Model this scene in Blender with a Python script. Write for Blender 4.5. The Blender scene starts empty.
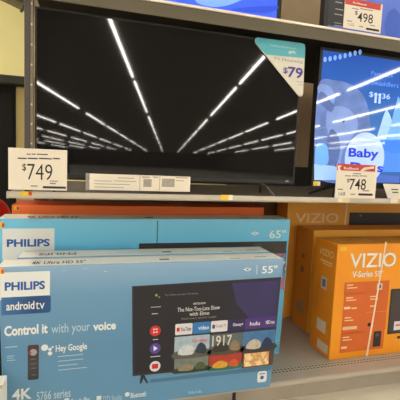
import bpy, bmesh, math, random
from mathutils import Vector, Matrix
random.seed(7)
sc = bpy.context.scene
COL = sc.collection
sc.view_settings.view_transform = 'Standard'
sc.view_settings.look = 'None'
sc.view_settings.exposure = 0.08

# ------------------------------------------------------------------ materials
def lin(c):
    o = []
    for v in c[:3]:
        v = v / 255.0
        o.append(v / 12.92 if v <= .04045 else ((v + .055) / 1.055) ** 2.4)
    return (o[0], o[1], o[2], 1)
_m = {}
def mat(name, c, rough=.6, metal=0.0, em=0.0, spec=.5, noise=0.0, scale=8.0, c2=None, emc=None, coat=0.0):
    if name in _m: return _m[name]
    m = bpy.data.materials.new(name); m.use_nodes = True
    nt = m.node_tree; b = nt.nodes['Principled BSDF']
    b.inputs['Base Color'].default_value = lin(c)
    b.inputs['Roughness'].default_value = rough
    b.inputs['Metallic'].default_value = metal
    b.inputs['Specular IOR Level'].default_value = spec
    b.inputs['Coat Weight'].default_value = coat
    if em > 0:
        b.inputs['Emission Color'].default_value = lin(emc or c)
        b.inputs['Emission Strength'].default_value = em
    if noise > 0 or c2:
        tc = nt.nodes.new('ShaderNodeTexCoord'); n = nt.nodes.new('ShaderNodeTexNoise')
        n.inputs['Scale'].default_value = scale; n.inputs['Detail'].default_value = 4
        nt.links.new(tc.outputs['Object'], n.inputs['Vector'])
        r = nt.nodes.new('ShaderNodeValToRGB')
        a = lin(c); k = 1 - noise
        r.color_ramp.elements[0].position = .3; r.color_ramp.elements[1].position = .7
        r.color_ramp.elements[0].color = lin(c2) if c2 else (a[0]*k, a[1]*k, a[2]*k, 1)
        r.color_ramp.elements[1].color = a
        nt.links.new(n.outputs['Fac'], r.inputs['Fac'])
        if em > 0:
            nt.links.new(r.outputs['Color'], b.inputs['Emission Color'])
        nt.links.new(r.outputs['Color'], b.inputs['Base Color'])
    _m[name] = m
    return m
def grad(name, stops, z0, z1, axis='Z', rough=.5, em=0.0, spec=.5, tint=0):
    """colour ramp along a world axis of the surface"""
    m = bpy.data.materials.new(name); m.use_nodes = True
    nt = m.node_tree; b = nt.nodes['Principled BSDF']; b.inputs['Roughness'].default_value = rough
    b.inputs['Specular IOR Level'].default_value = spec
    g = nt.nodes.new('ShaderNodeNewGeometry'); s = nt.nodes.new('ShaderNodeSeparateXYZ')
    nt.links.new(g.outputs['Position'], s.inputs[0])
    mr = nt.nodes.new('ShaderNodeMapRange'); mr.inputs[1].default_value = z0; mr.inputs[2].default_value = z1
    nt.links.new(s.outputs[axis], mr.inputs[0])
    r = nt.nodes.new('ShaderNodeValToRGB')
    e = r.color_ramp.elements
    e[0].position, e[0].color = stops[0][0], lin(stops[0][1])
    e[1].position, e[1].color = stops[-1][0], lin(stops[-1][1])
    for p, c in stops[1:-1]:
        k = e.new(p); k.color = lin(c)
    nt.links.new(mr.outputs[0], r.inputs['Fac'])
    nt.links.new(r.outputs['Color'], b.inputs['Base Color'])
    if em > 0:
        nt.links.new(r.outputs['Color'], b.inputs['Emission Color'])
        b.inputs['Emission Strength'].default_value = em
    return m
def blotch(name, cols, scale=18, em=0.0, seed=0.0, rough=.4):
    """patchwork of a few colours, for the small pictures printed on tiles"""
    m = bpy.data.materials.new(name); m.use_nodes = True
    nt = m.node_tree; b = nt.nodes['Principled BSDF']; b.inputs['Roughness'].default_value = rough
    tc = nt.nodes.new('ShaderNodeTexCoord'); n = nt.nodes.new('ShaderNodeTexNoise')
    mp = nt.nodes.new('ShaderNodeMapping'); mp.inputs['Location'].default_value = (seed, seed * 2.3, seed * .7)
    nt.links.new(tc.outputs['Object'], mp.inputs[0]); nt.links.new(mp.outputs[0], n.inputs['Vector'])
    n.inputs['Scale'].default_value = scale; n.inputs['Detail'].default_value = 3
    r = nt.nodes.new('ShaderNodeValToRGB'); r.color_ramp.interpolation = 'CONSTANT'
    e = r.color_ramp.elements; N = len(cols); r.color_ramp.interpolation = 'LINEAR'
    e[0].position = 0; e[0].color = lin(cols[0]); e[1].position = .36 + .28 * (N - 1) / N; e[1].color = lin(cols[-1])
    for i in range(1, N - 1):
        k = e.new(.36 + .28 * i / N); k.color = lin(cols[i])
    nt.links.new(n.outputs['Fac'], r.inputs['Fac']); nt.links.new(r.outputs['Color'], b.inputs['Base Color'])
    if em > 0:
        nt.links.new(r.outputs['Color'], b.inputs['Emission Color']); b.inputs['Emission Strength'].default_value = em
    return m

# ------------------------------------------------------------------ objects
def link(name, me, mats, root=None, parent=None):
    """verts are in world metres; the object sits at its thing's base"""
    o = bpy.data.objects.new(name, me); COL.objects.link(o)
    for m in (mats if isinstance(mats, (list, tuple)) else [mats]): me.materials.append(m)
    if root is not None:
        L = Vector(root['_base'])
        me.transform(Matrix.Translation(-L))
        o.parent = parent or root
    return o
def base(o, loc):
    """move the origin of a top-level mesh to loc without moving its shape"""
    o.data.transform(Matrix.Translation(-Vector(loc))); o.location = loc; o['_base'] = loc
    return o
def tag(o, label, cat, group=None):
    o['label'] = label; o['category'] = cat
    if group: o['group'] = group
    return o
def empty(name, loc, label=None, cat=None, group=None):
    o = bpy.data.objects.new(name, None); o.empty_display_size = .05; COL.objects.link(o); o.location = loc; o['_base'] = loc
    if label: tag(o, label, cat, group)
    return o
def struct(o):
    o['kind'] = 'structure'; return o
def mesh_of(bm, name='m'):
    bmesh.ops.recalc_face_normals(bm, faces=bm.faces)
    me = bpy.data.meshes.new(name); bm.to_mesh(me); bm.free(); return me
def add_box(bm, x0, x1, y0, y1, z0, z1, bevel=0, seg=2, mi=None):
    r = bmesh.ops.create_cube(bm, size=1)
    for v in r['verts']:
        v.co = Vector(((x0+x1)/2 + v.co.x*(x1-x0), (y0+y1)/2 + v.co.y*(y1-y0), (z0+z1)/2 + v.co.z*(z1-z0)))
    if mi is not None:
        for f in {f for v in r['verts'] for f in v.link_faces}:
            f.material_index = mi(f) if callable(mi) else mi
    if bevel:
        es = list({e for v in r['verts'] for e in v.link_edges})
        bmesh.ops.bevel(bm, geom=es, offset=bevel, segments=seg, affect='EDGES', profile=.5)
def box(name, x0, x1, y0, y1, z0, z1, m, root=None, parent=None, bevel=0, mi=None, seg=2):
    bm = bmesh.new(); add_box(bm, x0, x1, y0, y1, z0, z1, bevel, seg, mi)
    return link(name, mesh_of(bm, name), m, root, parent)
def prism(name, prof, x0, x1, m, root=None, parent=None):
    """profile of (y,z) points pulled along x"""
    bm = bmesh.new()
    a = [bm.verts.new((x0, p[0], p[1])) for p in prof]; b = [bm.verts.new((x1, p[0], p[1])) for p in prof]
    n = len(prof)
    for i in range(n): bm.faces.new((a[i], a[(i+1) % n], b[(i+1) % n], b[i]))
    bm.faces.new(a); bm.faces.new(b[::-1])
    return link(name, mesh_of(bm, name), m, root, parent)
def rod(bm, p, q, r, n=8, r2=None, flat=1.0):
    p = Vector(p); q = Vector(q); d = (q-p); L = d.length; d.normalize()
    up = Vector((0,0,1)) if abs(d.z) < .9 else Vector((1,0,0))
    s = d.cross(up).normalized(); t = s.cross(d); r2 = r if r2 is None else r2
    A = [bm.verts.new(p + s*r*math.cos(2*math.pi*i/n) + t*r*flat*math.sin(2*math.pi*i/n)) for i in range(n)]
    B = [bm.verts.new(q + s*r2*math.cos(2*math.pi*i/n) + t*r2*flat*math.sin(2*math.pi*i/n)) for i in range(n)]
    for i in range(n): bm.faces.new((A[i], A[(i+1)%n], B[(i+1)%n], B[i]))
    bm.faces.new(A[::-1]); bm.faces.new(B)

EPS = .0007
class Face:
    """flat printed matter on a plane facing -y (or -x)"""
    def __init__(s, root, plane, axis='y', dflt=None):
        s.root, s.p, s.axis, s.d = root, plane, axis, dflt
    def P(s, u, v, k):
        if s.axis == 'y': return Vector((u, s.p - EPS*k, v))
        if s.axis == 'x': return Vector((s.p - EPS*k, u, v))
        return Vector((u, v, s.p + EPS*k))
    def poly(s, name, pts, m, k=1, parent=None):
        bm = bmesh.new(); bm.faces.new([bm.verts.new(s.P(u, v, k)) for u, v in pts])
        me = bpy.data.meshes.new(name); bm.to_mesh(me); bm.free()
        return link(name, me, m, s.root, parent or s.d)
    def quad(s, name, r, m, k=1, parent=None, rad=0, corners=(1,1,1,1)):
        x0, z0, x1, z1 = r
        if x0 > x1: x0, x1 = x1, x0
        if z0 > z1: z0, z1 = z1, z0
        if not rad: return s.poly(name, [(x0,z0),(x1,z0),(x1,z1),(x0,z1)], m, k, parent)
        pts = []
        for (cx, cz, a0, on, px, pz) in ((x0+rad,z0+rad,180,corners[0],x0,z0),(x1-rad,z0+rad,270,corners[1],x1,z0),(x1-rad,z1-rad,0,corners[2],x1,z1),(x0+rad,z1-rad,90,corners[3],x0,z1)):
            if not on: pts.append((px,pz)); continue
            for j in range(6):
                a = math.radians(a0 + 18*j); pts.append((cx+rad*math.cos(a), cz+rad*math.sin(a)))
        return s.poly(name, pts, m, k, parent)
    def ell(s, name, cx, cz, rx, rz, m, k=1, parent=None, n=28, a0=0, a1=360):
        return s.poly(name, [(cx+rx*math.cos(math.radians(a0+(a1-a0)*i/n)), cz+rz*math.sin(math.radians(a0+(a1-a0)*i/n))) for i in range(n)], m, k, parent)
    def bars(s, name, rects, m, k=1, parent=None):
        for x0,z0,x1,z1 in rects: s.poly(name, [(x0,z0),(x1,z0),(x1,z1),(x0,z1)], m, k, parent)
    def smooth(s, name, pts, m, k=1, parent=None, n=5):
        out = []; N = len(pts)
        for i in range(N):
            a, b, c, d_ = (Vector(pts[(i+j) % N]) for j in (-1,0,1,2))
            for j in range(n):
                t = j/n; out.append(tuple(.5*((2*b) + (c-a)*t + (2*a-5*b+4*c-d_)*t*t + (3*b-a-3*c+d_)*t*t*t)))
        return s.poly(name, out, m, k, parent)
    def text(s, name, t, r, m, k=2, parent=None, bold=0.0, shear=0.0, flip=False, flipu=False):
        x0, z0, x1, z1 = r
        if x0 > x1: x0, x1 = x1, x0
        if z0 > z1: z0, z1 = z1, z0
        cu = bpy.data.curves.new('t', 'FONT'); cu.body = t; cu.size = 1; cu.offset = bold; cu.shear = shear
        cu.resolution_u = 3; cu.fill_mode = 'FRONT'
        o = bpy.data.objects.new('t', cu); COL.objects.link(o)
        dg = bpy.context.evaluated_depsgraph_get(); me = bpy.data.meshes.new_from_object(o.evaluated_get(dg))
        bpy.data.objects.remove(o); bpy.data.curves.remove(cu)
        xs = [v.co.x for v in me.vertices]; ys = [v.co.y for v in me.vertices]
        a, b, c, d = min(xs), max(xs), min(ys), max(ys)
        for v in me.vertices:
            u = x0 + (v.co.x-a)/(b-a)*(x1-x0); w = z0 + (v.co.y-c)/(d-c)*(z1-z0)
            if flipu: u = x0 + x1 - u
            if flip: u = x0 + x1 - u; w = z0 + z1 - w
            v.co = s.P(u, w, k)
        me.name = name; me.materials.clear()
        return link(name, me, m, s.root, parent or s.d)

# ------------------------------------------------------------------ camera
CZ = 1.40
f, yaw, pitch, roll = 379.1, math.radians(15.964), math.radians(5.263), math.radians(2.418)
fw = Vector((math.sin(yaw)*math.cos(pitch), math.cos(yaw)*math.cos(pitch), -math.sin(pitch)))
r0 = Vector((math.cos(yaw), -math.sin(yaw), 0)); u0 = r0.cross(fw)
rr = r0*math.cos(roll) + u0*math.sin(roll); uu = -r0*math.sin(roll) + u0*math.cos(roll)
cam = bpy.data.cameras.new('camera'); cam.sensor_width = 36; cam.lens = 36*f/400; cam.clip_start = .02
co = bpy.data.objects.new('camera', cam); COL.objects.link(co)
M = Matrix((rr, uu, -fw)).transposed().to_4x4(); M.translation = Vector((0,0,CZ)); co.matrix_world = M
sc.camera = co

# ------------------------------------------------------------------ material set
STEEL = mat('shelf_steel_taupe', (150,142,126), .5, .0, noise=.12, scale=3)
DECK = mat('deck_steel_taupe', (186,176,158), .42, 0, noise=.14, scale=4)
RAIL = mat('price_rail_cream', (196,188,170), .4, 0, noise=.06, scale=5)
RAIL_UP = mat('upper_rail_cream', (244,234,212), .4, 0, noise=.06, scale=5)
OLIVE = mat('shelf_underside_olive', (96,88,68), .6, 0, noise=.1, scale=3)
DARKU = mat('shelf_underside_shaded', (34,29,24), .8, 0, noise=.2)  # shade beneath the top shelf, put into the colour as near-black brown
POST = mat('upright_grey_brown', (76,68,62), .45, .2, noise=.1)
POSTL = mat('upright_light_edge', (128,116,98), .4, .1, noise=.1)
PANEL = mat('back_panel_brown', (136,116,88), .7, 0, noise=.1, scale=2)
BLACK = mat('matt_black_plastic', (16,15,15), .45, noise=.2)
BEZEL = mat('bezel_dark_metal', (52,50,50), .35, .5, noise=.1)
GLASS = mat('dark_screen_glass', (26,24,24), .03, 0, spec=.5, noise=.1)
INK = mat('ink_black', (38,34,34), .6, noise=.05)
GREYINK = mat('ink_grey', (150,142,132), .6, noise=.05)
CARD = mat('card_cream', (236,226,206), .5, noise=.04)
REDP = mat('rollback_red', (200,62,48), .45, noise=.06)
YEL = mat('tag_yellow', (238,196,52), .5, noise=.06)
ORS = mat('tag_orange_red', (206,74,36), .5, noise=.06)
WHITE = mat('print_white', (232,236,232), .5, noise=.03)
SOFTW = mat('print_soft_white', (186,208,218), .5, noise=.03)

# ------------------------------------------------------------------ room
FL = mat('floor_tile', (240,230,208), .3, 0, noise=.05, scale=2)
bm = bmesh.new(); add_box(bm, -30, 40, -125, 26, -.1, 0); fl = struct(link('floor', mesh_of(bm), FL))
nt = FL.node_tree
CEILM = mat('ceiling_panel', (96,94,88), .8, 0, noise=.08, scale=1)
bm = bmesh.new(); add_box(bm, -30, 40, -125, 26, 5.0, 5.1); ce = struct(link('ceiling', mesh_of(bm), CEILM)); ce['_base'] = (0,0,0)
WALLY = mat('wall_yellow_cream', (222,212,146), .7, 0, noise=.05, scale=.6)
WALLG = mat('wall_far_grey', (120,112,100), .8, 0, noise=.2, scale=.3)
d = Vector((.62,.784,0)); n = Vector((.784,-.62,0)); p = Vector((-1.785,10.018,0))
bm = bmesh.new(); q = [p - d*9, p + d*16]
vs = [bm.verts.new(v) for v in (q[0], q[1], q[1]+Vector((0,0,5.0)), q[0]+Vector((0,0,5.0)), q[0]-n*.1, q[1]-n*.1, q[1]-n*.1+Vector((0,0,5.0)), q[0]-n*.1+Vector((0,0,5.0)))]
for t in ((0,1,2,3),(5,4,7,6),(0,3,7,4),(1,5,6,2),(3,2,6,7),(0,4,5,1)): bm.faces.new([vs[i] for i in t])
struct(link('wall_left', mesh_of(bm), WALLY))
bm = bmesh.new(); vs = []
for a in (q[0], q[1]):
    for o_, z in ((0,4.86),(.05,4.86),(.05,5.0),(0,5.0)): vs.append(bm.verts.new(a + n*o_ + Vector((0,0,z))))
for i in range(4): bm.faces.new((vs[i], vs[(i+1)%4], vs[4+(i+1)%4], vs[4+i]))
struct(link('trim_1', mesh_of(bm), mat('trim_olive', (120,112,78), .6, noise=.1)))
for nm, a in (('wall_far', (-30,40,-125.2,-125,0,5)), ('wall_right', (40,40.2,-125,26,0,5)), ('wall_side', (-30.2,-30,-125,26,0,5)), ('wall_back', (-30,40,26,26.2,0,5))):
    bm = bmesh.new(); add_box(bm, *a); struct(link(nm, mesh_of(bm), WALLG))

# strip lights in the ceiling, running down the store
TUBE = mat('lit_tube', (255,236,196), .5, em=40, emc=(255,249,240))
dl = Vector((.188,-.982,0)); ll = Vector((.982,.188,0)); h = 3.56
o0 = Vector((0, 3.76, 0))
for ratio in (-8.2,-6.9,-5.6,-4.35,-3.08,-1.76,-.44,.84,2.2,3.4,4.7,6.0,7.3):
    s0 = ratio*h
    for t0, t1 in ((-6,7.5),(8.6,16.5),(17.4,27.5),(30,38.5),(40,49),(51,60),(63,75),(79,94),(99,115)):
        a = o0 + ll*s0*1.0 + dl*t0; b = o0 + ll*s0 + dl*t1
        if max(abs(a.x-5), abs(b.x-5)) > 33 or b.y < -124: continue
        w = .034
        bm = bmesh.new()
        lo = [bm.verts.new((a+ll*k*w).to_tuple()[:2] + (4.93,)) for k in (-1,1)] + [bm.verts.new((b+ll*k*w).to_tuple()[:2] + (4.93,)) for k in (1,-1)]
        hi = [bm.verts.new((v.co.x, v.co.y, 4.985)) for v in lo]
        bm.faces.new(lo)
        for i in range(4): bm.faces.new((lo[i], hi[i], hi[(i+1)%4], lo[(i+1)%4]))
        link('light_strip', mesh_of(bm), TUBE, ce)

# ------------------------------------------------------------------ shelving bay
bay = empty('base_deck', (1.0, 2.4, 0), 'low taupe steel base deck with perforated strip carrying the boxed televisions', 'shelf base')
frame = empty('shelving_frame', (1.0, 2.98, 0), 'tan back panels and uprights of the shelving seen between the televisions', 'shelving')
spost = empty('steel_post', (-.276, 1.85, 1.25), 'grey-brown steel post left of the large dark television', 'post')
X0, X1 = -.36, 3.6
prism('deck_plate', [(1.862,.18),(1.856,.176),(1.856,.154),(1.862,.150),(1.89,.150),(1.89,.165),(2.92,.165),(2.92,.18)], X0, X1, DECK, bay)
box('deck_lip', X0, X1, 1.852, 1.8555, .154, .1755, mat('deck_lip_pale', (190,178,158), .35, noise=.1, scale=3), bay, bevel=.002)
# perforated strip
pm = mat('perforated_steel', (140,128,112), .5); nt = pm.node_tree; b = nt.nodes['Principled BSDF']
tc = nt.nodes.new('ShaderNodeTexCoord'); vo = nt.nodes.new('ShaderNodeSeparateXYZ'); nt.links.new(tc.outputs['Object'], vo.inputs[0])
outs = []
for ax, k in (('X', 2*math.pi/.024), ('Y', 2*math.pi/.024)):
    a = nt.nodes.new('ShaderNodeMath'); a.operation = 'MULTIPLY'; a.inputs[1].default_value = k; nt.links.new(vo.outputs[ax], a.inputs[0])
    c = nt.nodes.new('ShaderNodeMath'); c.operation = 'SINE'; nt.links.new(a.outputs[0], c.inputs[0]); outs.append(c)
s = nt.nodes.new('ShaderNodeMath'); s.operation = 'ADD'; nt.links.new(outs[0].outputs[0], s.inputs[0]); nt.links.new(outs[1].outputs[0], s.inputs[1])
g = nt.nodes.new('ShaderNodeMath'); g.operation = 'GREATER_THAN'; g.inputs[1].default_value = .7; nt.links.new(s.outputs[0], g.inputs[0])
mx = nt.nodes.new('ShaderNodeMix'); mx.data_type = 'RGBA'; mx.inputs[6].default_value = lin((188,178,160)); mx.inputs[7].default_value = lin((78,70,60))
nt.links.new(g.outputs[0], mx.inputs[0]); nt.links.new(mx.outputs[2], b.inputs['Base Color'])
box('perforated_strip', X0+.02, X1, 1.935, 1.995, .1801, .1812, pm, bay)
box('kick_plate', X0+.03, X1, 1.955, 1.97, 0, .149, mat('kick_plate_taupe', (176,166,148), .6, noise=.1), bay)
for x in (-.3, .80, 2.03, 3.3):
    bm = bmesh.new(); rod(bm, (x+.0,1.915,.0), (x,1.915,.014), .028, 12); rod(bm, (x,1.915,.014), (x,1.915,.149), .010, 10)
    link('levelling_foot', mesh_of(bm), BLACK, bay)
box('lower_back_panel', X0-.05, X1, 3.0, 3.03, .18, 1.2, mat('lower_back_shaded', (110,80,52), .8, noise=.1), frame)  # same back panel, with the shade below the shelf painted in as darker brown
box('middle_back_panel', X0-.05, X1, 3.0, 3.03, 1.26, 2.16, mat('middle_back_brown', (190,160,120), .75, noise=.1), frame)
box('back_dark_strip', X0-.05, X1, 2.96, 2.999, 1.252, 1.42, mat('back_strip_dark', (34,30,26), .7, noise=.1), frame)  # dark strip along the foot of the middle back panel
box('upper_back_panel', X0-.05, X1, 3.0, 3.03, 2.2, 3.3, mat('upper_back_tan', (176,152,116), .75, noise=.08), frame)
def upright(x0, x1, split):
    u = box('upright_post', x0, x1, 2.93, 2.995, 0, 3.3, POST, frame, bevel=.004)
    box('slotted_edge', x1, x1+split, 2.94, 2.99, 0, 3.3, POSTL, frame, u)
    for i in range(14): box('slot', x1+.007, x1+split-.007, 2.937,2.9395, 1.30+i*.12, 1.318+i*.12, mat('slot_shadow', (60,54,48), .6, noise=.1), frame, u)
upright(-.36, -.31, .026); 
fp = box('front_post', -.291, -.2675, 1.832, 1.872, 1.2505, 3.1, POST, spost, bevel=.003)
box('slotted_edge', -.2673, -.2565, 1.838, 1.868, 1.2505, 3.1, POSTL, spost, fp)
for i in range(10): box('slot', -.2655,-.2585, 1.8365, 1.8379, 1.46+i*.085, 1.468+i*.085, mat('slot_pale', (206,196,176), .4, noise=.05), spost, fp)
upright(3.45, 3.51, .026)

def shelf(label, z, zt, lipm, up=False):
    X0 = -.2555 if up else -.36
    s = empty('steel_shelf', (1.0, 1.82, z), label, 'shelf')
    if not up:
        prism('shelf_plate', [(1.828,z-.004),(2.895,z-.004),(2.895,z-.03),(1.828,z-.03)], X0, X1, STEEL, s)
        prism('price_rail', [(1.826,z+.0),(1.818,z+.001),(1.812,z-.020),(1.820,z-.029),(1.828,z-.029)], X0+.008, X1, lipm, s)
        box('rail_end_cap', X0, X0+.010, 1.812, 1.84, z-.030, z+.001, RAIL, s, bevel=.003)
    else:
        prism('shelf_plate', [(1.828,z-.004),(2.895,z-.004),(2.895,z-.022),(1.828,z-.022)], X0, X1, STEEL, s)
        prism('price_rail', [(1.828,z+.001),(1.817,z),(1.814,z-.012),(1.828,z-.013)], X0, X1, lipm, s)
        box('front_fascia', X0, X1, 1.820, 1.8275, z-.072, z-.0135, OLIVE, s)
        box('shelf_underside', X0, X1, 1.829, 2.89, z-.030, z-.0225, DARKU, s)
    return s
S1 = shelf('long middle shelf with cream price rail carrying two televisions and price cards', 1.25, 0, RAIL)
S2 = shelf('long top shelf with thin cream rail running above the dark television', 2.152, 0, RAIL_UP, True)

# ------------------------------------------------------------------ televisions
def television(name, x0, x1, z0, z1, yf, label, screen_m, bz=.012, bot=.03, feet=(), zshelf=1.246, depth=.05):
    t = empty(name, ((x0+x1)/2, yf+depth/2, zshelf), label, 'television')
    box('cabinet', x0, x1, yf+.004, yf+depth, z0, z1, BLACK, t, bevel=.004)
    bm = bmesh.new(); rect = ((x0, x0+bz, z0, z1), (x1-bz, x1, z0, z1), (x0+bz, x1-bz, z1-bz, z1), (x0+bz, x1-bz, z0, z0+bot))
    for a,b_,c,d_ in rect: add_box(bm, a, b_, yf, yf+.012, c, d_)
    link('bezel', mesh_of(bm), BEZEL if name == 'dark_television' else BLACK, t)
    scn = box('screen', x0+bz, x1-bz, yf+.002, yf+.006, z0+bot, z1-bz, screen_m, t)
    for x, sgn in feet:
        bm = bmesh.new()
        rod(bm, (x, yf+.03, z0+.01), (x+sgn*.05, yf-.035, zshelf+.008), .009, 8, .007)
        rod(bm, (x, yf+.03, z0+.01), (x+sgn*.07, yf+.19, zshelf+.008), .009, 8, .007)
        rod(bm, (x, yf+.03, z0+.03), (x, yf+.03, z0-.01), .014, 8)
        link('foot', mesh_of(bm), mat('foot_metal', (70,66,62), .3, .6, noise=.1), t)
    return t, scn
tv1, s1 = television('dark_television', -.2545, 1.075, 1.316, 2.066, 1.88, 'large switched-off television with glossy black screen mirroring the ceiling lights', GLASS, .008, .018, ((-.12,-1),(.89,1)))
F = Face(tv1, 1.88)
F.ell('brand_badge', 1.03, 1.332, .012, .005, mat('badge_silver', (150,150,150), .3, .5, noise=.1), 4)

SB = .68
def scr(name, c, **k): return mat(name, c, .035, 0, em=SB, emc=c, spec=.6, noise=k.get('noise', .03), scale=k.get('scale', 6), c2=k.get('c2'))
BG2 = grad('screen_blue', [(0,(70,120,200)),(.35,(86,150,226)),(.7,(60,118,220)),(1,(42,92,200))], 1.33, 2.14, 'Z', .035, SB)
for n_ in BG2.node_tree.nodes:
    if n_.type == 'BSDF_PRINCIPLED': n_.inputs['Base Color'].links and BG2.node_tree.links.remove(n_.inputs['Base Color'].links[0]); n_.inputs['Base Color'].default_value = (.01,.02,.05,1)
tv2, s2 = television('lit_television', 1.184, 2.52, 1.308, 2.069, 1.88, 'switched-on television showing a blue advert with a plush elephant', BG2, .016, .035, ((1.36,-1),(2.3,1)))
F = Face(tv2, 1.8805, 'y', s2)
EL = scr('plush_grey_blue', (98,122,180), noise=.28, scale=14); EL2 = scr('plush_dark', (84,104,158), noise=.2, scale=16); EL3 = scr('plush_light', (118,142,196), noise=.15, scale=14)
LB = scr('pale_blue_shape', (150,186,238)); LB2 = scr('soft_blue_shape', (104,160,232)); DOT = scr('garland_dot', (118,158,232))
ANCH = scr('advert_blue_ink', (44,62,186)); FAINT = scr('advert_faint', (94,140,224)); SW = scr('advert_soft_white', (160,190,244)); DK = scr('advert_dark_grey', (54,60,80)); TINT= scr('advert_mid_blue', (74,128,216))
F.smooth('elephant_body', [(1.1891,1.8704), (1.2244,1.9007), (1.2754,1.9004), (1.3533,1.8972), (1.4213,1.8763), (1.4787,1.8370), (1.5190,1.7729), (1.5410,1.6894), (1.5569,1.5292), (1.5462,1.3536), (1.2381,1.3444), (1.1895,1.5104), (1.1816,1.7293)], EL, 1)
F.smooth('elephant_ear', [(1.1837,1.8591), (1.2203,1.8734), (1.2663,1.8561), (1.2960,1.8098), (1.2865,1.7706), (1.2537,1.7788), (1.2126,1.8132), (1.1863,1.8271)], EL3, 2)
F.smooth('ear_fold', [(1.1988,1.8282), (1.2311,1.8203), (1.2659,1.7853), (1.2938,1.7602), (1.2774,1.7259), (1.2373,1.7446), (1.1969,1.7740)], EL2, 3)
F.smooth('elephant_trunk', [(1.2573,1.7353), (1.3326,1.7634), (1.4143,1.7365), (1.4606,1.6724), (1.4277,1.5909), (1.3740,1.5198), (1.3621,1.4282), (1.3274,1.3699), (1.2760,1.3569), (1.2547,1.4577), (1.2776,1.5708), (1.2510,1.6578)], EL3, 2)
F.smooth('trunk_shade', [(1.2794,1.6265), (1.3341,1.5965), (1.3541,1.5188), (1.3301,1.4156), (1.2862,1.3913), (1.2657,1.4807)], EL2, 3)
F.ell('elephant_eye', *(1.3595,1.6821), .0095, .010, DK, 4)
F.smooth('blue_bottle', [(1.1973,1.5329), (1.2213,1.5509), (1.2606,1.5419), (1.2768,1.5036), (1.2759,1.4361), (1.1989,1.4329)], LB2, 4)
F.poly('table_edge', [(1.1925,1.4327), (1.3225,1.4267), (1.3918,1.3950), (1.3959,1.3491), (1.1996,1.3432)], LB, 4)
F.poly('lower_band', [(1.3651,1.3941), (1.7799,1.3847), (1.7845,1.3425), (1.3702,1.3368)], scr('advert_floor', (70,100,180)), 3)
F.smooth('party_hat', [(1.6420,1.7599), (1.6596,1.7613), (1.7030,1.6892), (1.7346,1.5974), (1.6067,1.5899), (1.6183,1.6833)], LB, 1)
F.smooth('party_hat', [(1.7119,1.8060), (1.7379,1.8313), (1.8585,1.5446), (1.6621,1.5345), (1.6887,1.6882)], LB2, 2)
F.poly('floor_glow', [(1.5236,1.5851), (1.9114,1.6076), (1.9343,1.4143), (1.5417,1.4003)], TINT, 2)
for c in ((1.2158,2.0042), (1.2468,2.0114), (1.2778,2.0204), (1.3091,2.0293), (1.3405,2.0394), (1.3722,2.0496), (1.4041,2.0599), (1.4363,2.0691)):
    F.ell('garland_ball', c[0], c[1], .0102, .0146, DOT, 2, n=14)
F.ell('advert_disc', *(1.5237,1.4783), .136, .150, scr('disc_pale_blue', (166,190,244)), 5, n=40)
F.text('advert_word', 'Baby', (1.4093, 1.4677, 1.6157, 1.5358), ANCH, 7, bold=.03)
F.text('advert_word', 'Days', (1.4269, 1.3866, 1.6561, 1.4538), ANCH, 7, bold=.03)
F.text('advert_word', 'Pampers', (1.5195, 1.9453, 1.6683, 1.9749), FAINT, 6)
F.text('advert_word', 'Swaddlers', (1.5244, 1.8985, 1.7161, 1.9252), FAINT, 6)
F.text('price_dollar', '$', (1.5172, 1.8273, 1.5465, 1.8601), SW, 6)
F.bars('price_one', [(1.5560,1.7991,1.5714,1.8564), (1.5838,1.7981,1.5993,1.8555), (1.5496,1.8446,1.5585,1.8513), (1.5774,1.8436,1.5863,1.8504)], SW, 6)
F.text('price_cents', '36', (1.6073, 1.8277, 1.6631, 1.8571), SW, 6, bold=.01)

UB = grad('upper_screen_blue', [(0,(66,98,214)),(.5,(58,88,220)),(1,(70,104,228))], 2.2, 2.6, 'Z', .1, .75)
tv3, s3 = television('lit_television', -.55, 1.02, 2.182, 3.05, 2.05, 'switched-on television with bright blue picture on top shelf above dark screen', UB, .026, .04, ((-.3,-1),(.8,1)), 2.149)
F = Face(tv3, 2.0505, 'y', s3)
F.smooth('picture_wave', [(0.5178,2.2656), (0.6194,2.2550), (0.7216,2.2860), (0.8243,2.3546), (0.6822,2.3739), (0.5372,2.3300)], scr('picture_pale_wave', (120,160,238)), 2)
F.smooth('picture_wave', [(0.7117,2.2529), (0.9024,2.2647), (0.9872,2.2933), (0.9858,2.3149), (0.8283,2.2861)], scr('picture_deep_wave', (52,80,196)), 3)
UB2 = grad('upper_right_blue', [(0,(84,104,172)),(.5,(92,114,186)),(1,(96,120,196))], 2.2, 2.6, 'Z', .1, .42)
tv4, s4 = television('lit_television', 1.305, 2.8, 2.182, 3.05, 2.06, 'switched-on television with hazy blue picture behind the 498 dollar price card', UB2, .03, .03, ((1.6,-1),(2.5,1)), 2.149)
F = Face(tv4, 2.0605, 'y', s4)
F.poly('picture_figure', [(1.7547,2.3976), (1.7969,2.4277), (1.8460,2.3987), (1.8620,2.2547), (1.7549,2.2531), (1.7325,2.3225)], scr('picture_haze', (70,90,160)), 2)

# ------------------------------------------------------------------ cards and signs
def card(name, r, y, label, th=.003, body=CARD, base_z=None):
    x0, z0, x1, z1 = r
    c = box(name, x0, x1, y, y+th, z0, z1, body, bevel=.0006, seg=1)
    base(c, ((x0+x1)/2, y+th/2, z0)); tag(c, label, 'price card' if 'leaflet' not in name else 'leaflet'); return c, Face(c, y)
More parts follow.
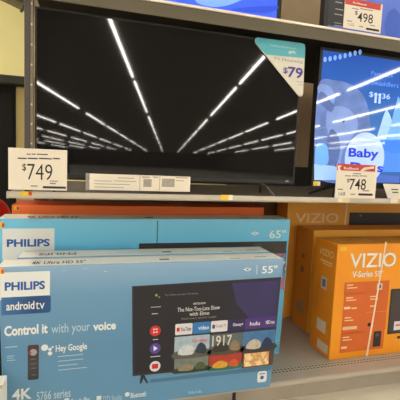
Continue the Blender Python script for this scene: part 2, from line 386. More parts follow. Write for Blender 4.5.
# 749
c, F = card('price_card', (-0.3505, 1.2597, -0.1099, 1.4407), 1.8075, 'white price card reading 749 dollars clipped to left end of middle shelf')
F.bars('fine_print', [(-0.2770,1.4137,-0.2608,1.4180), (-0.2567,1.4147,-0.2405,1.4190), (-0.2364,1.4156,-0.1911,1.4200), (-0.3130,1.3938,-0.2769,1.3990), (-0.2729,1.3951,-0.2322,1.4004), (-0.2282,1.3967,-0.1744,1.4020), (-0.1702,1.3988,-0.1408,1.4042)], INK, 1)
F.text('dollar_sign', '$', (-0.2951, 1.3397, -0.2790, 1.3741), INK, 1, bold=.01)
F.text('price_digits', '749', (-0.2749, 1.3046, -0.1717, 1.3749), INK, 1, bold=-.006)
F.bars('fine_print', [(-0.2606,1.2746,-0.2319,1.2799), (-0.1822,1.2873,-0.1569,1.2936), (-0.1822,1.2990,-0.1485,1.3034)], GREYINK, 1)
F.bars('barcode_strip', [(-0.2113,1.2678,-0.1143,1.2776)], INK, 1)
# 748
c, F = card('price_card', (1.2915, 1.2508, 1.5576, 1.4401), 1.8075, 'white price card with red header reading 748 dollars before lit television')
F.quad('red_header', (1.2915, 1.4034, 1.5422, 1.4401), REDP, 1)
F.poly('header_arrow', [(1.2956,1.4292), (1.3212,1.4303), (1.3064,1.4159), (1.3239,1.4000), (1.2983,1.3991)], CARD, 2)
F.text('header_word', 'Rollback', (1.3347, 1.4096, 1.4341, 1.4236), CARD, 2, bold=.02)
F.poly('header_wave', [(1.4411,1.4054), (1.4659,1.4248), (1.5324,1.4331), (1.5336,1.4218), (1.4870,1.4144), (1.4613,1.4033)], CARD, 2)
F.bars('fine_print', [(1.3962,1.3859,1.4495,1.3915), (1.3453,1.3719,1.3848,1.3775), (1.3908,1.3734,1.4374,1.3790), (1.4435,1.3746,1.4907,1.3802)], GREYINK, 1)
F.text('dollar_sign', '$', (1.3599, 1.3361, 1.3790, 1.3596), INK, 1)
F.text('price_digits', '748', (1.3794, 1.2982, 1.4882, 1.3602), INK, 1, bold=.004)
F.bars('fine_print', [(1.3054,1.2952,1.3396,1.3024), (1.3904,1.2695,1.4207,1.2763), (1.4714,1.2910,1.5125,1.2978)], GREYINK, 1)
F.text('unit_code', '168', (1.3147, 1.2643, 1.3554, 1.2842), INK, 1)
F.bars('barcode_strip', [(1.4431,1.2666,1.5387,1.2790)], INK, 1)
# 498 on the top shelf
c, F = card('price_card', (1.2649, 2.1566, 1.5025, 2.3091), 1.8075, 'white price card with red header reading 498 dollars on top shelf')
F.quad('red_header', (1.2649, 2.2760, 1.4903, 2.3091), REDP, 1)
F.text('header_word', 'Rollback', (1.3126, 2.2859, 1.4019, 2.2951), CARD, 2, bold=.02)
F.bars('fine_print', [(1.3092,2.2589,1.3531,2.2639), (1.3590,2.2642,1.4414,2.2692)], GREYINK, 1)
F.text('dollar_sign', '$', (1.3291, 2.2295, 1.3476, 2.2525), INK, 1)
F.text('price_digits', '498', (1.3472, 2.1991, 1.4459, 2.2475), INK, 1, bold=.004)
F.bars('fine_print', [(1.2842,2.1919,1.3155,2.1969), (1.3613,2.1725,1.3870,2.1787), (1.4303,2.1881,1.4628,2.1933)], GREYINK, 1)
F.text('unit_code', '135', (1.2915, 2.1703, 1.3304, 2.1856), GREYINK, 1)
F.bars('barcode_strip', [(1.4063,2.1640,1.4907,2.1754)], INK, 1)
c, F = card('feature_card', (1.1711, 2.1601, 1.2739, 2.3046), 1.812, 'narrow black feature card with white lines beside the 498 dollar card', body=mat('feature_black', (30,27,30), .3, noise=.1))
F.bars('white_text_lines', [(1.2091,2.2774,1.2517,2.2829), (1.2121,2.2426,1.2609,2.2481), (1.2083,2.2163,1.2571,2.2218), (1.2121,2.1737,1.2548,2.1777), (1.2132,2.1596,1.2622,2.1646)], mat('feature_grey', (150,144,144), .5, noise=.05), 1)
# leaflet
c, F = card('leaflet_strip', (-0.0131, 1.2640, 0.4699, 1.3396), 1.832, 'long white information strip standing on middle shelf below dark screen', th=.012)
F.bars('fine_print', [(0.1163,1.3219,0.1912,1.3252), (0.0074,1.3055,0.0890,1.3083), (0.0982,1.3072,0.2011,1.3100), (0.0076,1.2915,0.1731,1.2943), (0.0079,1.2766,0.1453,1.2794)], GREYINK, 1)
F.bars('grid_table', [(0.2366,1.2842,0.2763,1.3218), (0.3264,1.2865,0.3900,1.3270)], mat('table_grey', (172,164,150), .6, noise=.2, scale=80), 1)
F.bars('grid_head', [(0.2291,1.3283,0.2677,1.3331), (0.2821,1.3300,0.3066,1.3348), (0.3958,1.3316,0.4568,1.3355), (0.3964,1.3168,0.4370,1.3198)], GREYINK, 1)
F.bars('grid_rule', [(0.2174,1.2635,0.2219,1.3404), (0.3131,1.2656,0.3181,1.3416)], mat('rule_grey', (196,186,168), .6, noise=.05), 1)
box('plastic_holder_end', -0.0303, -0.0148, 1.830, 1.848, 1.2606, 1.3417, mat('clear_plastic_grey', (150,146,140), .2, noise=.1), c, bevel=.001)
# small leaning card at right
x0, z0, x1, z1 = 1.6665, 1.2506, 1.8130, 1.3362
bm = bmesh.new()
vs = [(x0+.014,1.845,z0),(x1,1.845,z0),(x1-.02,1.862,z1),(x0-.012,1.862,z1)]
A = [bm.verts.new(v) for v in vs]; B = [bm.verts.new((v[0],v[1]+.004,v[2])) for v in vs]
bm.faces.new(A); bm.faces.new(B[::-1])
for i in range(4): bm.faces.new((A[i],B[i],B[(i+1)%4],A[(i+1)%4]))
lc = base(link('information_card', mesh_of(bm), CARD), (x0, 1.85, z0)); tag(lc, 'small cream card leaning at right end of middle shelf', 'card')
F = Face(lc, 1.8435); F.bars('text_line', [(1.6980,1.3018,1.7488,1.3077), (1.7071,1.2843,1.7508,1.2902)], INK, 1)
# installation sign on the dark television
SG = mat('sign_cream', (226,220,202), .4, noise=.04); TEAL = mat('sign_teal', (92,186,200), .4, noise=.05)
pts = [(0.8045,2.0671), (1.0593,2.0705), (1.0813,2.0660), (1.0863,2.0479), (1.0921,1.8121), (1.0883,1.7969), (1.0753,1.7915), (1.0601,1.7997), (0.7984,2.0380), (0.7940,2.0549)]
bm = bmesh.new(); A = [bm.verts.new((p_[0],1.874,p_[1])) for p_ in pts]; B = [bm.verts.new((p_[0],1.879,p_[1])) for p_ in pts]
bm.faces.new(A); bm.faces.new(B[::-1])
for i in range(len(A)): bm.faces.new((A[i],B[i],B[(i+1)%len(A)],A[(i+1)%len(A)]))
sg = base(link('installation_sign', mesh_of(bm), SG), (.95,1.876,1.8)); tag(sg, 'teal and cream triangular sign reading 79 dollars on dark television corner', 'sign')
F = Face(sg, 1.8735)
F.poly('teal_band', [(0.8045,2.0671), (1.0593,2.0705), (1.0813,2.0660), (1.0863,2.0479), (1.0879,1.9950), (0.8603,1.9871), (0.7984,2.0380), (0.7940,2.0549)], TEAL, 1)
F.text('sign_word', 'installation', (0.8825, 2.0331, 1.0322, 2.0424), mat('sign_pale', (196,232,232), .5, noise=.03), 2)
F.text('sign_word', 'gift', (0.9882, 2.0072, 1.0317, 2.0257), WHITE, 2, bold=.03)
PUR = mat('sign_purple', (72,64,150), .5, noise=.03)
F.text('sign_word', 'TV Mounting', (0.9038, 1.9634, 1.0764, 1.9790), mat('sign_grey_purple', (138,132,160), .5, noise=.03), 2)
F.text('dollar_sign', '$', (0.9634, 1.9000, 0.9905, 1.9344), PUR, 2, bold=.01)
F.text('price_digits', '79', (0.9912, 1.8851, 1.0805, 1.9415), PUR, 2, bold=.02)
F.bars('fine_print', [(1.0440,1.8657,1.0865,1.8709), (1.0571,1.8512,1.0877,1.8564)], mat('sign_soft', (196,188,186), .5, noise=.03), 2)

# little tags on the rail, the screen corner and the boxes
def rail_tag(root, r, y, half=.55, a=YEL, b_=ORS, name='rail_tag'):
    x0, z0, x1, z1 = r; xa, xb, za, zb = min(x0,x1), max(x0,x1), min(z0,z1), max(z0,z1)
    t = box(name, xa, xb, y, y+.0012, za, zb, a, root)
    Face(root, y).quad('coloured_patch', (xa+(xb-xa)*half, za+.001, xb, zb-.001), b_, 1, t)
rail_tag(S1, (-0.3044, 1.2333, -0.2558, 1.2522), 1.8105, .7)
rail_tag(S1, (0.6270, 1.2282, 0.6904, 1.2547), 1.8105, .62, YEL, CARD)
rail_tag(S1, (1.3142, 1.2276, 1.3910, 1.2489), 1.8105, .4, CARD, mat('tag_pale', (226,208,160), .5, noise=.05))
rail_tag(S1, (1.6714, 1.2282, 1.7742, 1.2526), 1.8105, .5, CARD, mat('tag_amber', (226,190,110), .5, noise=.05))
rail_tag(tv2, (1.1956, 1.3106, 1.2395, 1.3365), 1.878, .6, YEL, CARD, 'corner_sticker')

# ------------------------------------------------------------------ cartons
def carton(name, x0, x1, y0, y1, z0, z1, front, top, side, label, group=None, bevel=.004, taper=0.0):
    def mi(f):
        f.normal_update(); n_ = f.normal
        return 0 if n_.y < -.5 else (1 if n_.z > .5 else 2)
    bm = bmesh.new(); add_box(bm, x0, x1, y0, y1, z0, z1, 0, 1)
    bmesh.ops.recalc_face_normals(bm, faces=bm.faces)
    for fc in bm.faces: fc.material_index = mi(fc)
    bmesh.ops.bevel(bm, geom=list(bm.edges), offset=bevel, segments=2, affect='EDGES', profile=.5)
    if taper:
        for v in bm.verts:
            k = (v.co.z - (z0+z1)/2)/(z1-z0)
            v.co.x += (1 if v.co.x > (x0+x1)/2 else -1)*k*taper
    o = link(name, mesh_of(bm), [front, top, side])
    base(o, ((x0+x1)/2, (y0+y1)/2, z0)); tag(o, label, 'box', group)
    return o
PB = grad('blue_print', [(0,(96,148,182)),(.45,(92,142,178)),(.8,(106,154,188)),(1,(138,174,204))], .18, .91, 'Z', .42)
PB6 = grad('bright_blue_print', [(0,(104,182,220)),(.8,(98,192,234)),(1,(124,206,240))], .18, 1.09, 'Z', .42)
PTOP = mat('carton_cream_top', (255,250,236), .35, noise=.06, scale=6)
PSIDE = mat('carton_side_blue', (84,130,156), .5, noise=.06)
def top_marks(o, z, x0, x1, ya, yb, blue=True):
    T = Face(o, z, 'z')
    if blue: T.text('lid_word', 'PHILIPS', (x0+.09, ya+.035, x0+.27, yb-.055), mat('lid_ink_blue', (110,120,150), .6, noise=.05), 1, bold=.02, flip=True)
    T.text('lid_mark', '4K Ultra HD 55"', (x0+.12, ya+.03, x0+.36, ya+.085), INK, 1, bold=.01) if not blue else None
    T.bars('lid_mark', [(x0+.72,ya+.04,x0+.77,ya+.07),(x1-.28,ya+.03,x1-.22,ya+.04),(x1-.13,ya+.05,x1-.06,ya+.06)], GREYINK, 1)
    T.bars('lid_seam', [(x0+.01,yb-.012,x1-.01,yb-.008)], mat('lid_seam', (190,180,156), .6, noise=.05), 1)

# 55 inch front
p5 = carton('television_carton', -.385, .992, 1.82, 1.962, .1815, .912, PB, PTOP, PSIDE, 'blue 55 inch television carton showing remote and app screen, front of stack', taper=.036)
top_marks(p5, .912, -.385, .99, 1.82, 1.962, False)
F = Face(p5, 1.82)
lw = F.quad('logo_panel', (-0.3889, 0.7612, -0.1805, 0.8875), WHITE, 1, rad=.018, corners=(0,1,0,0))
NAVY = mat('print_navy', (36,84,150), .5, noise=.04); PHB = mat('ink_blue', (30,92,170), .5, noise=.03)
at = F.quad('android_panel', (-0.3831, 0.6911, -0.1759, 0.7734), grad('android_panel_navy', [(0,(58,112,166)),(.5,(22,70,124)),(1,(40,92,150))], -.38, -.12, 'X', .45), 2, rad=.012, corners=(0,1,1,0))
F.text('brand_text', 'PHILIPS', (-0.3691, 0.8032, -0.2012, 0.8432), PHB, 3, lw, bold=.035)
F.text('panel_text', 'android', (-0.3634, 0.7124, -0.2459, 0.7509), WHITE, 4, at, bold=.02)
F.text('panel_text', 'tv', (-0.2411, 0.7104, -0.2023, 0.7451), WHITE, 4, at)
F.text('slogan_bold', 'Control it', (-0.3719, 0.5916, -0.1889, 0.6403), WHITE, 2, bold=.035)
F.text('slogan', 'with your', (-0.1735, 0.5756, 0.0004, 0.6335), SOFTW, 2, bold=.005)
F.text('slogan_bold', 'voice', (0.0136, 0.5856, 0.1215, 0.6269), WHITE, 2, bold=.035)
rm = F.quad('printed_remote', (-0.2744, 0.3720, -0.2272, 0.5416), grad('remote_print', [(0,(40,44,50)),(.5,(62,62,64)),(1,(70,40,40))], .36, .53, 'Z', .5), 2, rad=.008)
F.ell('remote_button', *(-0.2510,0.5054), .016, .016, mat('remote_pale', (176,166,168), .5, noise=.05), 3, rm)
F.ell('remote_button', *(-0.2658,0.5047), .007, .007, mat('remote_red', (150,60,60), .5, noise=.05), 3, rm)
F.bars('remote_button', [(-0.2615,0.4707,-0.2378,0.4746), (-0.2607,0.4488,-0.2378,0.4523), (-0.2599,0.4269,-0.2370,0.4305), (-0.2573,0.3939,-0.2370,0.3975)], mat('remote_grey', (110,112,114), .5, noise=.05), 3, rm)
for c_, r_ in (((-0.2016,0.5228), .0155), ((-0.1784,0.5129), .008), ((-0.1783,0.4930), .010), ((-0.1668,0.5228), .005)):
    F.ell('assistant_dot', c_[0], c_[1], r_, r_, WHITE, 2)
F.text('assistant_text', 'Hey Google', (-0.1534, 0.4876, -0.0124, 0.5306), WHITE, 2, bold=.025)
F.bars('small_print', [(-0.3686,0.5376,-0.3176,0.5418), (-0.3627,0.4953,-0.3307,0.4981), (-0.3619,0.4856,-0.3351,0.4884), (-0.3612,0.4748,-0.3266,0.4776)], SOFTW, 2)
F.bars('feature_lines', [(-0.1441,0.4717,-0.0308,0.4753), (-0.1435,0.4485,-0.0277,0.4518), (-0.1429,0.4258,-0.0536,0.4291), (-0.1423,0.4046,-0.0110,0.4079)], SOFTW, 2)
F.text('model_text_bold', '4K', (-0.3405, 0.2808, -0.2575, 0.3346), WHITE, 2, bold=.03)
F.text('model_text', '5766 series', (-0.2361, 0.2651, -0.0846, 0.3096), SOFTW, 2, bold=.01)
F.bars('feature_icon', [(-0.2375,0.2448,-0.2106,0.2672), (-0.1125,0.2384,-0.0909,0.2602), (0.0360,0.2316,0.0586,0.2527)], WHITE, 2)
F.text('feature_word', 'Chromecast', (-0.2038, 0.2320, -0.1353, 0.2580), SOFTW, 2, bold=.01)
F.text('feature_word', 'Google Play', (-0.0845, 0.2216, 0.0057, 0.2547), WHITE, 2, bold=.01)
F.text('feature_word', 'DTS Studio', (0.0680, 0.2178, 0.1574, 0.2468), SOFTW, 2)
F.ell('feature_icon', *(0.1847,0.2424), .012, .012, WHITE, 2)
F.text('feature_word', 'Bluetooth', (0.2017, 0.2203, 0.2790, 0.2480), WHITE, 2, bold=.01)
F.text('feature_word', 'Dolby Audio', (0.5018, 0.1961, 0.5745, 0.2182), SOFTW, 2)
# shield
sh = F.quad('brand_shield', (0.8913, 0.2170, 0.9481, 0.2817), WHITE, 3, rad=.014)
F.ell('shield_ring', *(0.9193,0.2449), .011, .011, PHB, 4, sh); F.bars('shield_word', [(0.9018,0.2641,0.9364,0.2692)], PHB, 4, sh)
F.text('size_text', '55"', (0.8817, 0.8346, 0.9732, 0.8768), WHITE, 2, bold=.015)
F.poly('eye_icon', [(0.7728,0.8605), (0.7970,0.8705), (0.8229,0.8601), (0.7985,0.8500)], WHITE, 2)
F.ell('eye_pupil', *(0.7977,0.8603), .007, .005, PSIDE, 3)
F.bars('divider_line', [(0.8490,0.8320,0.8554,0.8810)], SOFTW, 2)
F.bars('print_scuff', [(-0.0409,0.8928,-0.0090,0.8942), (0.0606,0.8747,0.0747,0.8782), (-0.1260,0.8850,-0.1082,0.8870)], SOFTW, 2)
# printed television on the 55 carton
DKS = grad('printed_screen', [(0,(26,26,34)),(.55,(30,27,38)),(1,(36,38,62))], .3, .95, 'X', .4)
pt = F.poly('printed_television', [(0.1942,0.7978), (0.9990,0.8104), (0.9814,0.3230), (0.2083,0.3351)], mat('printed_bezel', (44,42,48), .4, noise=.05), 2)
ps = F.poly('printed_screen', [(0.2022,0.7905), (0.9889,0.8030), (0.9720,0.3344), (0.2160,0.3471)], DKS, 3, pt)
F.poly('printed_glow', [(0.7133,0.7894), (0.9861,0.7931), (0.9799,0.5864), (0.8297,0.5837), (0.7428,0.6806)], mat('printed_glow', (54,48,100), .4, noise=.3, scale=6), 4, pt)
F.poly('printed_foot', [(0.2497,0.3350), (0.2681,0.3342), (0.2890,0.2898), (0.2798,0.2898), (0.2625,0.3186), (0.2531,0.2922), (0.2439,0.2927)], INK, 3, pt)
F.poly('printed_reflection', [(0.2967,0.3074), (0.9729,0.3074), (0.9724,0.2816), (0.2973,0.2889)], mat('print_dark_blue', (74,120,150), .5, noise=.04), 2)
F.ell('mic_dot', *(0.3149,0.7468), .006, .006, mat('mic_yellow', (190,170,80), .5, noise=.04), 5, pt)
F.ell('mic_dot', *(0.3294,0.7368), .005, .005, mat('mic_green', (90,150,90), .5, noise=.04), 5, pt)
F.text('search_text', 'Try: Show me new TV shows', (0.3574, 0.7376, 0.5304, 0.7499), GREYINK, 5, pt)
F.text('banner_small', 'WATCH NOW', (0.5057, 0.6854, 0.5740, 0.6965), WHITE, 5, pt, bold=.01)
F.text('banner_text', 'The Not-Too-Late Show', (0.4256, 0.6530, 0.6526, 0.6745), WHITE, 5, pt, bold=.0)
F.text('banner_text', 'with Elmo', (0.4900, 0.6271, 0.5957, 0.6475), WHITE, 5, pt, bold=.0)
F.text('banner_caption', 'Watch every episode tonight', (0.4458, 0.6062, 0.6354, 0.6204), GREYINK, 5, pt)
TW = mat('tile_white', (226,222,224), .4, noise=.04); TP = mat('tile_prime_blue', (36,120,190), .4, noise=.05); TN = mat('tile_navy', (42,38,86), .4, noise=.05); TV_ = mat('tile_violet', (76,46,128), .4, noise=.05)
RD = mat('tile_red', (206,44,40), .4, noise=.04); VIO = mat('button_violet', (84,66,158), .4, noise=.04)
def tile(r, m, word, wm, sub=None):
    t = F.quad('app_tile', r, m, 5, pt, rad=.006)
    x0,z0,x1,z1 = min(r[0],r[2]),min(r[1],r[3]),max(r[0],r[2]),max(r[1],r[3]); w=x1-x0; hh=z1-z0
    F.text('app_word', word, (x0+w*.3, z0+hh*.32, x0+w*.92, z0+hh*.68), wm, 6, pt, bold=.015)
    if sub: F.quad('app_icon', (x0+w*.08, z0+hh*.32, x0+w*.25, z0+hh*.68), sub, 6, pt, rad=.003)
tile((0.4177, 0.5304, 0.5085, 0.5894), TW, 'YouTube', INK, RD)
tile((0.5120, 0.5297, 0.6043, 0.5905), TP, 'video', WHITE)
tile((0.6076, 0.5304, 0.7002, 0.5906), TW, 'Google TV', GREYINK, NAVY)
tile((0.7033, 0.5300, 0.7974, 0.5897), TN, 'Disney+', WHITE)
tile((0.8002, 0.5297, 0.8946, 0.5912), TV_, 'hulu', WHITE)
tile((0.8971, 0.5315, 0.9819, 0.5917), TV_, 'HBO max', WHITE)
pics = [((0.4164, 0.4040, 0.6046, 0.5212), (176,196,210), (96,92,84), (214,220,222), (44,60,78)),
 ((0.6061, 0.4029, 0.7920, 0.5164), (96,110,112), (84,74,58), (52,50,46), (150,128,96)),
 ((0.7925, 0.4010, 0.9838, 0.5169), (70,124,176), (60,56,60), (206,196,176), (30,52,92)),
 ((0.4193, 0.3238, 0.6033, 0.4046), (120,132,120), (50,58,44), (150,140,112), (84,96,60)),
 ((0.6069, 0.3185, 0.7906, 0.4016), (190,60,44), (52,116,90), (228,170,50), (214,96,40))]
for i, (r_, ca, cb_, cc, cd) in enumerate(pics):
    xa, za, xb, zb = min(r_[0],r_[2]), min(r_[1],r_[3]), max(r_[0],r_[2]), max(r_[1],r_[3]); w_, h_ = xb-xa, zb-za
    t_ = F.quad('picture_tile', r_, mat('tile_sky_%d' % i, ca, .4, noise=.25, scale=30), 5, pt, rad=.004)
    F.smooth('tile_ground', [(xa,za),(xb,za),(xb,za+h_*.34),(xa+w_*.7,za+h_*.30),(xa+w_*.4,za+h_*.42),(xa,za+h_*.3)], mat('tile_ground_%d' % i, cb_, .4, noise=.3, scale=40), 6, pt, n=2)
    F.smooth('tile_figure', [(xa+w_*.12,za+h_*.18),(xa+w_*.5,za+h_*.14),(xa+w_*.56,za+h_*.42),(xa+w_*.36,za+h_*.62),(xa+w_*.16,za+h_*.46)], mat('tile_figure_%d' % i, cc, .4, noise=.3, scale=50), 7, pt, n=3)
    F.smooth('tile_figure', [(xa+w_*.62,za+h_*.2),(xa+w_*.9,za+h_*.16),(xa+w_*.88,za+h_*.5),(xa+w_*.74,za+h_*.66),(xa+w_*.64,za+h_*.5)], mat('tile_shape_%d' % i, cd, .4, noise=.3, scale=50), 7, pt, n=3)
F.text('tile_word', 'FORD v FERRARI', (0.5100, 0.4837, 0.5892, 0.4988), RD, 8, pt, bold=.01)
F.text('tile_word', '1917', (0.6187, 0.4523, 0.7289, 0.5100), mat('tile_word_pale', (222,214,196), .5, noise=.03), 8, pt, bold=.01)
F.quad('picture_tile', (0.7934, 0.3115, 0.9786, 0.3994), mat('tile_brown_edge', (92,60,40), .5, noise=.1), 5, pt, rad=.004)
F.quad('picture_tile', (0.8054, 0.3188, 0.9525, 0.3937), blotch('picture_tile_gold', [(220,180,120),(236,200,140),(200,140,80),(240,214,160)], 14, seed=5), 6, pt)
for (cx, cz), m_ in (((0.3154,0.5628), RD), ((0.3177,0.4706), VIO), ((0.3200,0.3762), TW)):
    F.ell('menu_button', cx, cz, .0275, .0275, m_, 5, pt)
F.bars('button_glyph', [(0.3037,0.5672,0.3133,0.5747), (0.3170,0.5672,0.3266,0.5748), (0.3043,0.5524,0.3138,0.5600), (0.3175,0.5525,0.3271,0.5601)], TW, 6, pt)
F.poly('button_glyph', [(0.3089,0.4862), (0.3100,0.4574), (0.3300,0.4706)], TW, 6, pt)
F.quad('button_glyph', (0.3041, 0.3639, 0.3360, 0.3896), RD, 6, pt, rad=.004)
F.bars('button_caption', [(0.3047,0.5158,0.3305,0.5196), (0.2955,0.4264,0.3443,0.4303), (0.2949,0.6505,0.3256,0.6542), (0.2887,0.6853,0.3396,0.6879)], TW, 6, pt)

# 55 inch, second of the row
pb = carton('television_carton', -.345, 1.0, 1.968, 2.112, .1815, .916, PB, PTOP, PSIDE, 'second blue television carton, only its cream lid showing between two blue boxes')
top_marks(pb, .916, -.345, 1.0, 1.968, 2.112)
# 65 inch
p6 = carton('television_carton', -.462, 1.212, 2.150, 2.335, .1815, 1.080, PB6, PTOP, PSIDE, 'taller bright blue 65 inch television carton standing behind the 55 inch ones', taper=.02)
T = Face(p6, 1.080, 'z')
T.text('lid_mark', '4K Ultra HD 65"', (-.34, 2.19, -.06, 2.26), INK, 1, bold=.01)
T.bars('lid_mark', [(.30,2.19,.35,2.22),(.9,2.19,.96,2.21),(1.05,2.2,1.1,2.21)], INK, 1)
F = Face(p6, 2.15)
lw = F.quad('logo_panel', (-0.4466, 0.8573, -0.1923, 1.0282), WHITE, 1)
F.text('brand_text', 'PHILIPS', (-0.4251, 0.9305, -0.2150, 0.9720), PHB, 3, lw, bold=.035)
F.bars('carton_seam', [(0.3630,0.9333,0.3703,1.0706)], mat('seam_dark', (60,120,140), .5, noise=.05), 1)
x0, z0, x1, z1 = 0.2627, 0.5480, 1.2265, 0.9386
pt6 = F.quad('printed_television', (x0, .62, 1.205, z1), mat('printed_bezel', (44,42,48)), 2)
F.quad('printed_bezel_glow', (x0+.005, .78, 1.2, z1-.006), mat('printed_dark', (52,48,46), .4, noise=.08), 3, pt6)
F.quad('picture_tile', (1.12,.62,1.205,.86), blotch('edge_tile', [(60,130,170),(190,200,210),(70,50,120),(90,150,180),(180,90,110)], 24, seed=9), 4, pt6)
F.text('size_text', '65"', (1.0793, 0.9586, 1.1921, 1.0098), WHITE, 2, bold=.01)
F.poly('eye_icon', [(0.9510,0.9905), (0.9799,1.0029), (1.0118,0.9913), (0.9813,0.9789)], WHITE, 2)
F.ell('eye_pupil', *(0.9807,0.9903), .008, .005, PB6, 3)
F.bars('small_print', [(1.1767,0.2741,1.1903,0.2810), (1.1793,0.1918,1.1929,0.1987)], SOFTW, 2)
# orange red carton
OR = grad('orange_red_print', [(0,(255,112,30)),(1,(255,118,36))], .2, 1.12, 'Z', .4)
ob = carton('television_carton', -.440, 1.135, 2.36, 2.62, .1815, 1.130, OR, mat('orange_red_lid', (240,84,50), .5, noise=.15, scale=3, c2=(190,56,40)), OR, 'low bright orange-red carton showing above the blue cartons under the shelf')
# stickers on cartons
def carton_sticker(root, F, r, w=.55):
    x0,z0,x1,z1 = r; s = F.quad('price_sticker', r, YEL, 3)
    xa, xb = min(x0,x1), max(x0,x1); za, zb = min(z0,z1), max(z0,z1)
    F.ell('sticker_dot', xa+(xb-xa)*.72, (za+zb)/2, (xb-xa)*.26, (zb-za)*.4, ORS, 4, s)
carton_sticker(p5, Face(p5,1.82), (-0.3940, 0.8810, -0.3704, 0.9064))
carton_sticker(p6, Face(p6,2.15), (-0.4568, 1.0324, -0.4362, 1.0618))
carton_sticker(ob, Face(ob,2.36), (-0.4285, 1.0972, -0.3992, 1.1224))

# orange cartons on the right
VO = mat('orange_carton_print', (244,156,24), .42, noise=.04, scale=3)
VOS = mat('orange_carton_side', (236,144,30), .5, noise=.08, scale=5)
VOT = mat('orange_carton_lid', (250,172,66), .45, noise=.1, scale=4)
VO2S = mat('deep_orange_side', (244,156,46), .5, noise=.1, scale=5)
VO3 = mat('deep_orange_print', (255,184,66), .5, noise=.05, scale=3)
v1 = carton('television_carton', 1.484, 2.87, 2.01, 2.25, .1815, .942, VO, VOT, VOS, 'bright orange 55 inch television carton with white strap, nearest at right', taper=0)
F = Face(v1, 2.01)
F.text('brand_text', 'VIZIO', (1.5821, 0.7863, 1.9397, 0.8812), WHITE, 2, bold=.012)
F.text('model_text', 'V-Series', (1.6086, 0.7243, 1.7638, 0.7647), WHITE, 2, bold=.02)
F.text('model_text', '55"', (1.7803, 0.7237, 1.8439, 0.7623), WHITE, 2, bold=.01)
OP = mat('orange_red_panel', (218,104,36), .45, noise=.06)
def panel(r): return F.quad('feature_panel', r, OP, 1)
panel((1.5553, 0.6166, 1.9031, 0.6937))
panel((1.5588, 0.4840, 1.7346, 0.6214)); panel((1.7340, 0.4849, 1.9025, 0.6174)); panel((1.5592, 0.3533, 1.7349, 0.4840)); panel((1.7332, 0.3548, 1.9017, 0.4827)); panel((1.5569, 0.2245, 1.7317, 0.3574)); panel((1.7316, 0.2252, 1.8974, 0.3550))
F.bars('feature_text', [(1.5745,0.6718,1.6204,0.6797), (1.5763,0.6533,1.6526,0.6599), (1.5746,0.5876,1.6283,0.5955), (1.5762,0.5716,1.6528,0.5783), (1.5653,0.5166,1.6122,0.5326), (1.6217,0.5156,1.6624,0.5250), (1.7580,0.5864,1.8062,0.5946), (1.7599,0.5688,1.8239,0.5756), (1.7645,0.5212,1.8049,0.5294), (1.5761,0.4548,1.6255,0.4628), (1.5762,0.4374,1.6424,0.4441), (1.5667,0.3792,1.6759,0.3994), (1.5727,0.3237,1.6224,0.3318), (1.5744,0.3060,1.6440,0.3128), (1.5665,0.2513,1.6106,0.2663)], mat('panel_pale', (240,206,160), .5, noise=.04), 2)
F.quad('approval_mark', (1.8047, 0.6343, 1.8485, 0.6756), mat('mark_pale', (226,206,180), .5, noise=.04), 2)
F.ell('approval_dot', *(1.8272,0.6557), .012, .014, mat('mark_slate', (90,100,110), .5, noise=.04), 3)
F.ell('feature_icon', *(1.7693,0.4012), .013, .013, INK, 3)
rm = F.quad('printed_remote', (1.8108, 0.2430, 1.8729, 0.3498), mat('remote_black', (44,34,30), .45, noise=.08), 3, rad=.006)
F.quad('remote_button', (1.8268, 0.3144, 1.8527, 0.3333), mat('remote_dim', (96,84,78), .5, noise=.05), 4, rm)
x0, z0, x1, z1 = 1.9206, 0.3205, 2.0285, 0.6334
pv = F.quad('printed_television', (x0, z0, 2.80, z1), mat('printed_black', (40,34,34), .4, noise=.05), 2)
F.quad('printed_screen', (x0+.012, z0+.02, 2.79, z1-.01), mat('printed_screen_slate', (62,52,54), .4, noise=.1), 3, pv)
F.quad('screen_tile', (1.9695, 0.3455, 2.0340, 0.4067), TW, 4, pv); F.bars('tile_word', [(1.9834,0.3747,2.0228,0.3846)], RD, 5, pv)
F.bars('printed_foot', [(2.0057,0.2827,2.0498,0.3013)], INK, 3, pv)
F.poly('white_strap', [(1.8388,0.9547), (1.8498,0.9545), (1.7764,0.1855), (1.7622,0.1855)], mat('strap_cream', (240,222,190), .4, noise=.04), 6)
F.quad('yellow_tag', (1.5038, 0.8987, 1.5502, 0.9252), YEL, 3)
T = Face(v1, .942, 'z'); T.bars('lid_text', [(1.56,2.03,1.72,2.045),(1.52,2.06,1.6,2.07)], mat('lid_pale', (226,190,130), .5, noise=.05), 1)
T.bars('white_strap', [(1.795,2.01,1.805,2.25)], mat('strap_cream', (240,222,190)), 2)
S = Face(v1, 1.484, 'x')
# the side face is seen turned: y grows away from the camera, so lettering reads from far to near
S.text('side_word', 'VIZIO', (2.04, .84, 2.20, .885), mat('side_pale', (240,206,140), .5, noise=.05), 2, bold=.01, flipu=True)
S.bars('side_text', [(2.05,.80,2.18,.81),(2.05,.785,2.15,.792)], mat('side_pale', (232,190,120)), 2)
S.quad('side_label', (2.09,.62,2.155,.70), mat('side_label', (214,200,180), .5, noise=.08), 2); S.quad('side_code', (2.105,.635,2.14,.685), mat('side_slate', (110,120,130), .5, noise=.2, scale=90), 3)
S.quad('side_label', (2.07,.33,2.17,.41), mat('side_label_pale', (226,206,176), .5, noise=.06), 2)
S.quad('side_label', (2.03,.21,2.15,.27), mat('side_label_pale', (226,206,176)), 2)
v2 = carton('television_carton', 1.560, 2.95, 2.40, 2.63, .1815, .962, VO3, VOT, VO2S, 'deep orange carton standing directly behind the nearest bright orange one', taper=.0)
S = Face(v2, 1.560, 'x')
S.text('side_word', 'VIZIO', (2.44,.84,2.58,.88), mat('side_dim', (222,166,96), .5, noise=.05), 2, flipu=True)
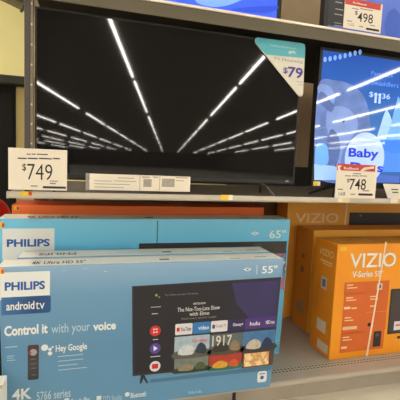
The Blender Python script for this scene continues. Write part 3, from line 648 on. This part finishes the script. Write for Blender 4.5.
S.quad('side_label', (2.50,.62,2.54,.66), mat('side_dim_label', (150,120,100), .5, noise=.05), 2); S.quad('side_label', (2.50,.73,2.53,.76), mat('side_dim_label', (150,120,100)), 2)
S.quad('side_label', (2.47,.30,2.57,.39), mat('side_label_tan', (190,150,110), .5, noise=.06), 2)
F = Face(v2, 2.40)
v3 = carton('television_carton', 1.512, 3.2, 2.70, 2.88, .1815, 1.165, VO3, VOT, VO2S, 'tallest orange carton at the back reaching up to the shelf underside', taper=.02)
F = Face(v3, 2.70)
F.text('brand_text', 'VIZIO', (1.5750, 0.9685, 1.9785, 1.0486), mat('brand_peach', (255,226,180), .5, noise=.04), 2, bold=.012)
F.bars('small_print', [(1.7893,0.9438,1.9613,0.9505)], mat('brand_peach', (255,226,180)), 2)
x0, z0, x1, z1 = 2.0839, 0.8138, 2.6293, 1.0568
pv = F.quad('printed_television', (x0, .5, 3.15, z1), mat('printed_black', (40,34,34)), 2)
F.ell('screen_dot', *(2.1938,1.0301), .012, .01, mat('dot_slate', (110,96,90), .5, noise=.05), 3, pv)
F.poly('white_strap', [(2.0453,1.1358), (2.0609,1.1360), (2.0498,0.8901), (2.0361,0.8902)], mat('strap_cream', (240,222,190)), 3)

# ------------------------------------------------------------------ left edge of the view
bm = bmesh.new(); bmesh.ops.create_icosphere(bm, subdivisions=4, radius=.12)
for fc in bm.faces: fc.smooth = True
bm.transform(Matrix.Translation((-.585, 2.46, 1.047)))
rb = base(link('red_ball', mesh_of(bm), mat('ball_red_vinyl', (186,26,26), .35, noise=.08)), (-.585, 2.46, .927)); tag(rb, 'glossy red ball at left edge just below the shelf end', 'ball')
for p_ in rb.data.polygons: p_.use_smooth = True
bm = bmesh.new(); rod(bm, (-.585,2.46,1.160), (-.585,2.46,1.168), .012, 10); link('valve', mesh_of(bm), ORS, rb)
st = empty('display_stand', (-.75,2.5,0), 'black display stand under the red ball at left edge', 'stand')
box('stand_body', -1.05,-.475,2.3,2.9,0,.90, mat('stand_black', (24,20,20), .6, noise=.1), st, bevel=.005)
box('stand_top', -1.06,-.47,2.29,2.91,.90,.927, mat('stand_top_black', (34,28,26), .5, noise=.1), st, bevel=.004)
cc = carton('plain_carton', -.75, -.357, 1.60, 1.80, 0, .42, PTOP, PTOP, PTOP, 'plain cream carton on floor at lower left edge beside blue 55 inch carton')
Face(cc, .42, 'z').quad('packing_tape', (-.75,1.685,-.357,1.715), mat('tape_tan', (200,176,130), .3, noise=.05), 1)
# black cabinet beyond the post
x0, z0, x1, z1 = -1.1865, 0.9881, -0.7128, 0.9808
z1 = (-0.7402,2.0930)[1]
cb = empty('display_cabinet', ((x0+x1)/2, 4.2, 0), 'tall black display cabinet standing beyond the post against yellow wall', 'cabinet')
BC = mat('cabinet_black', (9,8,6), .9, noise=.1)
box('cabinet_body', x0, x1, 4.0, 4.5, 0, z1, BC, cb, bevel=.01)
x0b, x1b = -1.1865, -0.4452
z0b, z1b = (-0.7217,2.0667)[1], (-0.7215,2.1472)[1]
box('cabinet_canopy', x0b, x1b, 3.9, 4.6, z0b, z1b, mat('canopy_black_green', (30,30,16), .6, noise=.1), cb, bevel=.012)
box('olive_panel', x1+.002, x1b-.05, 4.02, 4.06, 0, z1b-.05, mat('panel_olive', (190,172,108), .6, noise=.1), cb)  # olive panel right of the black body, darker than the yellow wall
box('cabinet_door', x0+.03, x1-.02, 3.985, 4.0, .1, z1-.1, mat('cabinet_door_black', (9,8,6), .9, noise=.1), cb, bevel=.004)

# ------------------------------------------------------------------ world
w = bpy.data.worlds.new('world'); sc.world = w; w.use_nodes = True
w.node_tree.nodes['Background'].inputs[0].default_value = (.9,.85,.76,1); w.node_tree.nodes['Background'].inputs[1].default_value = .3
for o in list(bpy.data.objects):
    if '_base' in o: del o['_base']
